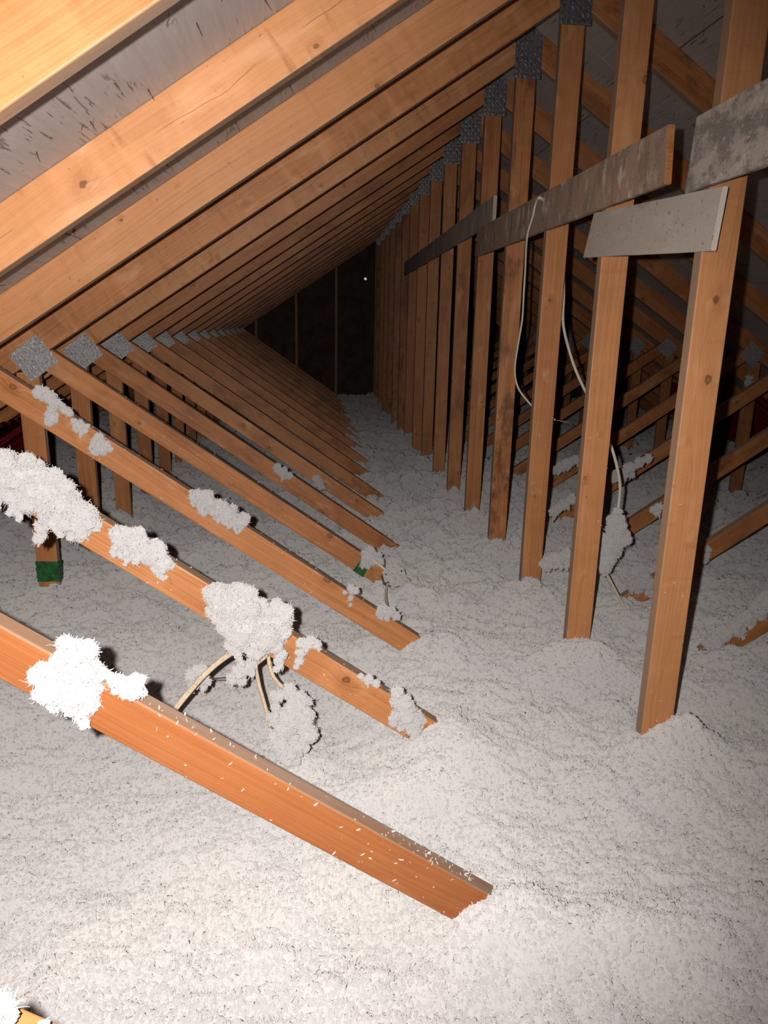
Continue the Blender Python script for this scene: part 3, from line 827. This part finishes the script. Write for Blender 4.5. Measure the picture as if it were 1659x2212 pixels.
ico = bmesh.new()
bmesh.ops.create_icosphere(ico, subdivisions=2, radius=1.0)
ico.verts.ensure_lookup_table()
ICO_V = np.array([v.co[:] for v in ico.verts])
ICO_F = np.array([[v.index for v in f.verts] for f in ico.faces])
ico.free()

def clump(label, group, blobs):
    R = np.random.default_rng(len(label) * 101 + int(abs(blobs[0][0]) * 1000))
    base = np.array(blobs[0][:3])
    V, Q, T, C_, n0 = [], [], [], [], 0
    parts_ = []
    for bx, by, bz, r in blobs:
        parts_.append((bx, by, bz, r * .86))
        for _ in range(7):                      # lumps on the lump
            u = R.normal(size=3); u /= np.linalg.norm(u)
            rr = r * R.uniform(.26, .48)
            q = np.array((bx, by, bz)) + u * (r * .92 - rr * .35) * np.array((1, .8, 1))
            parts_.append((*q, rr))
        if r > .012 and R.random() < .55:       # a wisp that has slid down the face
            q = np.array((bx, by, bz)) + np.array((R.uniform(-.6, .6) * r, -r * .35, -r * .75))
            rr = r * R.uniform(.20, .30)
            for _ in range(R.integers(2, 6)):
                parts_.append((*q, rr))
                q = q + np.array((R.uniform(-.9, .9) * rr, 0, -rr * R.uniform(.9, 1.5)))
                rr *= R.uniform(.72, .98)
    for bx, by, bz, r in parts_:
        c = np.array((bx, by, bz)) - base
        ph = R.uniform(0, 9, 3)
        lump = 1 + .16 * np.sin(ICO_V[:, 0] * 5 + ph[0]) * np.sin(ICO_V[:, 1] * 6 + ph[1]) + .12 * np.sin(ICO_V[:, 2] * 9 + ph[2])
        core = c + ICO_V * (r * .84 * lump)[:, None] * np.array((1, .85, 1))
        V.append(core); C_.append(ICO_F + n0); n0 += len(core)
        dist = math.dist((bx, by, bz), CAM)
        fs = min(max(.0052, .0040 * dist ** .6), r * .75)
        n = int(min(2600, max(30, 5.0 * 4 * math.pi * r * r / (fs * fs))))
        u = R.normal(size=(n, 3)); u /= np.linalg.norm(u, axis=1, keepdims=True)
        sz = fs * R.uniform(.6, 1.6, n)
        P = c + u * (r * R.uniform(.80, .97, n))[:, None] * np.array((1, .85, 1))
        h_ = int(n * .36)
        v, f = flakes(P[:h_], u[:h_], sz[:h_] * R.uniform(1.0, 2.2, h_), sz[:h_] * R.uniform(.12, .34, h_), .25, 4.2, R)
        V.append(v); Q.append(f + n0); n0 += len(v)
        v, f = crumbs(P[h_:], u[h_:], sz[h_:] * R.uniform(.28, .7, n - h_), R)
        V.append(v); T.append(f + n0); n0 += len(v)
        # shreds that fray off the edge, sagging a little
        n = int(max(4, n * .035))
        u = R.normal(size=(n, 3)); u /= np.linalg.norm(u, axis=1, keepdims=True)
        u[:, 2] -= .3
        P = c + u * (r * .85)
        sz = fs * R.uniform(1.8, 4.2, n)
        v, f = flakes(P, u, sz, fs * R.uniform(.14, .30, n), .5, 6.0, R)
        V.append(v); Q.append(f + n0); n0 += len(v)
    me = soup('insulation_clump', V, Q, C_ + T, -sum(len(c) for c in C_))
    o = bpy.data.objects.new('insulation_clump', me)
    o.location = base
    link(o)
    return tag(o, label, 'insulation clump', group)
for lab, grp, bl in CLUMPS:
    clump(lab, grp, bl)

# stray white shreds sticking to the near webs and posts
SP, SN = [], []
def strew(x0, x1, n, yf, top):
    for _ in range(n):
        x = random.uniform(x0, x1)
        zt = ZD + TD * abs(x)
        if random.random() < top:
            SP.append((x, yf + random.uniform(.002, TH), zt + .001)); SN.append((0, 0, 1))
        else:
            SP.append((x, yf - .001, zt - DV * random.uniform(.02, .98))); SN.append((0, -1, 0))
strew(-1.25, -.68, 70, 0, .35)
strew(-.85, -.66, 45, 0, .95)
strew(-1.9, -.74, 70, .61, .5)
strew(-2.0, -.6, 80, 1.22, .5)
strew(-1.8, -.6, 60, 1.83, .5)
for k in (1, 2, 3, 4):
    for _ in range(10):
        SP.append((random.uniform(-.04, .04), PITCHSP * k - .001, random.uniform(.66, 1.5))); SN.append((0, -1, 0))
SP, SN = np.array(SP), np.array(SN, float)
sz = rng.uniform(.0035, .008, len(SP))
v_, f_ = flakes(SP, SN, sz * 1.3, sz * .4, .5, 1.6, rng)
o = link(bpy.data.objects.new('insulation_flecks', mesh_np('insulation_flecks', v_, f_, FLUFF, True)))
tag(o, 'stray white insulation flecks stuck to the webs and king posts', 'insulation flecks', None, 'stuff')

# ---------------------------------------------------------------- cables
def smooth_path(pts, step=5):
    P = [Vector(p) for p in pts]
    P = [P[0] * 2 - P[1]] + P + [P[-1] * 2 - P[-2]]
    out = []
    for i in range(1, len(P) - 2):
        p0, p1, p2, p3 = P[i - 1:i + 3]
        for j in range(step):
            t = j / step
            out.append(.5 * ((2 * p1) + (p2 - p0) * t + (2 * p0 - 5 * p1 + 4 * p2 - p3) * t * t + (3 * p1 - p0 - 3 * p2 + p3) * t ** 3))
    out.append(P[-2])
    return out
def tube(name, pts, rx, ry, mat, groove=0.0, parent=None):
    path = smooth_path(pts)
    n = 14
    bm = bmesh.new()
    rows = []
    prev = None
    for i, p in enumerate(path):
        t = (path[min(i + 1, len(path) - 1)] - path[max(i - 1, 0)]).normalized()
        if prev is None:
            view = (CAM - p).normalized()
            side = t.cross(view).normalized()
        else:
            side = (prev - t * prev.dot(t)).normalized()
        prev = side
        nn_ = t.cross(side)
        ring = []
        for j in range(n):
            a = 2 * math.pi * j / n
            g = 1 - groove * abs(math.sin(a)) ** 6
            ring.append(bm.verts.new(p + side * math.cos(a) * rx + nn_ * math.sin(a) * ry * g))
        rows.append(ring)
    for i in range(len(rows) - 1):
        for j in range(n):
            bm.faces.new((rows[i][j], rows[i][(j + 1) % n], rows[i + 1][(j + 1) % n], rows[i + 1][j]))
    bm.faces.new(rows[0]); bm.faces.new(rows[-1])
    o = bpy.data.objects.new(name, bm_mesh(name, bm, mat, True))
    link(o, parent)
    return o
def thing_tube(key, rx, ry, mat, label, group, groove=0.0, wire=None, wmat=None):
    o = tube('electrical_cable', CABLES[key], rx, ry, mat, groove)
    tag(o, label, 'cable', group)
    if wire:
        w_ = tube('bare_wire', CABLES[wire], .0016, .0016, wmat, 0, o)
        w_['label'] = 'stripped wire end'
    return o
GA, GB = 'cables hanging along the king posts', 'cables under the largest insulation mound'
thing_tube('loop', .0062, .004, CABLE, 'ivory cable looped over the brown board with a stripped end', GA, 0, 'loopwire', WIRE)
thing_tube('long', .0058, .004, CABLE, 'ivory cable winding down behind the king posts into the spindle clump', GA)
thing_tube('a', .0075, .0045, CABLE_TAN, 'longest tan cable, arching from the largest mound to the left', GB, .55)
thing_tube('b', .0052, .004, CABLE_TAN, 'tan cable dropping straight from the largest mound to the floor', GB)
thing_tube('c', .0052, .004, CABLE_TAN, 'short tan cable curving from the web into the curved hump', GB)
thing_tube('d', .0060, .004, CABLE_TAN, 'tan cable end with black wire poking through a small insulation clump', GB, 0, 'dwire', DARKWIRE)
thing_tube('boxdown', .0058, .0042, CABLE, 'white cable hanging straight down from the junction box', 'cables of the junction box')
thing_tube('boxright', .0055, .0042, CABLE, 'white cable leaving the junction box to the right', 'cables of the junction box')
thing_tube('boxback', .0055, .0042, CABLE, 'white cable coming from the taped clump into the junction box', 'cables of the junction box')

# ---------------------------------------------------------------- junction box
def octagon(bm, r, z0, z1, rt_=0.0):
    a = [bm.verts.new((r * math.cos(math.pi / 8 + i * math.pi / 4 + rt_), r * math.sin(math.pi / 8 + i * math.pi / 4 + rt_), z0)) for i in range(8)]
    b = [bm.verts.new((v.co.x, v.co.y, z1)) for v in a]
    bm.faces.new(a[::-1]); bm.faces.new(b)
    for i in range(8):
        j = (i + 1) % 8
        bm.faces.new((a[i], a[j], b[j], b[i]))
nb = Vector((.16, -.74, .65)).normalized()
xb_ = Vector((1, .2, .1)); xb_ = (xb_ - nb * xb_.dot(nb)).normalized()
yb_ = nb.cross(xb_)
jb = empty('junction_box', (-.621, 1.775, .690))
jb.rotation_euler = Matrix((xb_, yb_, nb)).transposed().to_euler()
tag(jb, 'octagonal dusty metal junction box on a web, beside green tape', 'junction box')
bm = bmesh.new()
octagon(bm, .050, -.030, .010)
bmesh.ops.bevel(bm, geom=list(bm.edges), offset=.0012, segments=1, affect='EDGES')
part('box_body', bm_mesh('box_body', bm, GALV), jb)
bm = bmesh.new()
octagon(bm, .0545, .0102, .0122)
part('cover_plate', bm_mesh('cover_plate', bm, BOXMETAL), jb)
def disc(r, z, x, y, mat, name, seg=12, dome=.0):
    bm = bmesh.new()
    bmesh.ops.create_cone(bm, cap_ends=True, segments=seg, radius1=r, radius2=r * .8, depth=.0012 + dome)
    bmesh.ops.translate(bm, verts=bm.verts, vec=(x, y, z))
    return part(name, bm_mesh(name, bm, mat), jb)
for x, y in ((.036, .014), (-.036, .010)):
    disc(.0042, .0134, x, y, NAILMETAL, 'cover_screw', 12, .0012)
for x, y in ((.004, .036), (.001, -.012), (.003, -.022), (.030, -.014), (.024, -.004), (-.018, .008), (-.022, .026), (-.008, .012)):
    disc(.0019, .0124, x, y, HOLE, 'screw_hole')
for a in (-1.9, -.3):
    bm = bmesh.new()
    bmesh.ops.create_cone(bm, cap_ends=True, segments=14, radius1=.011, radius2=.011, depth=.016)
    o = part('cable_clamp', bm_mesh('cable_clamp', bm, BOXMETAL, False), jb, Matrix.Translation((.052 * math.cos(a), .052 * math.sin(a), -.008)) @ Matrix.Rotation(a, 4, 'Z') @ Matrix.Rotation(math.pi / 2, 4, 'Y'))

# ---------------------------------------------------------------- red eave vents under the deck
def vent_mesh():
    bm = bmesh.new()
    rows = []
    nyv, nxv = 40, 12
    for i in range(nxv + 1):
        s = i / nxv
        row = []
        for j in range(nyv + 1):
            t = j / nyv
            c = .5 - .5 * math.cos(t * 2 * math.pi * 5.0)
            row.append(bm.verts.new((s * 1.22, (t - .5) * .54, -s * s * .03 + .030 * min(1, c * 1.6))))
        rows.append(row)
    for i in range(nxv):
        for j in range(nyv):
            bm.faces.new((rows[i][j], rows[i + 1][j], rows[i + 1][j + 1], rows[i][j + 1]))
    bmesh.ops.solidify(bm, geom=list(bm.faces), thickness=.003)
    return bm_mesh('rafter_vent', bm, REDVENT, True)
VENT = vent_mesh()
ang = math.atan(SL)
n_ = {3: 'third', 4: 'fourth', 5: 'fifth', 6: 'sixth', 7: 'seventh', 8: 'eighth', 9: 'ninth'}
for side in (-1, 1):
    for k in ((3, 4, 5, 6, 7) if side < 0 else (4, 5, 6, 7, 8, 9)):
        o = bpy.data.objects.new('rafter_vent', VENT)
        x0 = 2.48 + .12 * ((k * 7) % 3) * .5
        base = Matrix.Translation((side * x0, PITCHSP * k + TH / 2 + PITCHSP / 2, ZR + RV - SL * x0 - .19))
        R = Matrix.Rotation(ang + .02, 4, 'Y')
        if side < 0:
            R = Matrix.Rotation(math.pi, 4, 'Z') @ R
        o.matrix_world = base @ R
        link(o)
        tag(o, 'red corrugated rafter vent on the %s slope, beyond the %s king post from the front' % ('right' if side > 0 else 'left', n_[k]), 'rafter vent', 'red vents at the eaves')

# ---------------------------------------------------------------- nails and torn splinters on the deck
NAILS = [(-1.17, 1.12), (-.86, 1.262), (-1.29, .56), (-1.30, .27), (-1.45, 1.07), (-1.50, .5), (-1.17, .43), (-.80, 1.07), (-.62, 1.10), (-1.02, 1.12), (-1.62, 1.09), (-.95, .56), (-1.4, .53), (-1.05, .52),
         (.35, 2.28), (.6, 2.2), (.42, 1.66), (.75, 2.9), (.5, 2.85)]
for i, (x, y) in enumerate(NAILS):
    bm = bmesh.new()
    bmesh.ops.create_cone(bm, cap_ends=True, segments=8, radius1=.0014, radius2=.0003, depth=.022)
    o = bpy.data.objects.new('nail', bm_mesh('nail', bm, NAILMETAL, True))
    dk = deck_l if x < 0 else deck_r
    z = ZR + RV - SL * abs(x)
    sgn = 1 if x > 0 else -1
    nrm = Vector((-sgn * math.sin(ang), 0, -math.cos(ang)))
    tilt = (nrm + Vector((random.uniform(-.3, .3), random.uniform(-.3, .3), 0))).normalized()
    mw = Matrix.Translation(Vector((x, y, z)) + tilt * .010) @ tilt.to_track_quat('Z', 'Y').to_matrix().to_4x4()
    link(o, dk)
    o.matrix_parent_inverse = dk.matrix_world.inverted()
    o.matrix_world = mw
SPL = [(-1.06, 1.09), (-1.22, 1.06), (-1.33, 1.10), (-1.41, .52), (-.96, .48), (-1.2, .35), (-1.33, .43), (-.9, 1.1), (-1.55, 1.05), (-.87, .50), (-1.12, .40)]
for i, (x, y) in enumerate(SPL):
    R = np.random.default_rng(i)
    z = ZR + RV - SL * abs(x)
    nrm = np.array([math.sin(ang), 0, -math.cos(ang)])
    n = 5
    P = np.array([x, y, z]) + R.normal(size=(n, 3)) * np.array([.006, .008, .0])
    P[:, 2] = ZR + RV - SL * np.abs(P[:, 0]) - .0005
    v_, f_ = flakes(P, np.tile(nrm, (n, 1)), R.uniform(.010, .028, n), R.uniform(.0006, .0018, n), .25, .9, R)
    o = bpy.data.objects.new('splinters', mesh_np('splinters', v_, f_, SPLINTER))
    link(o, deck_l)
    o.matrix_parent_inverse = deck_l.matrix_world.inverted()
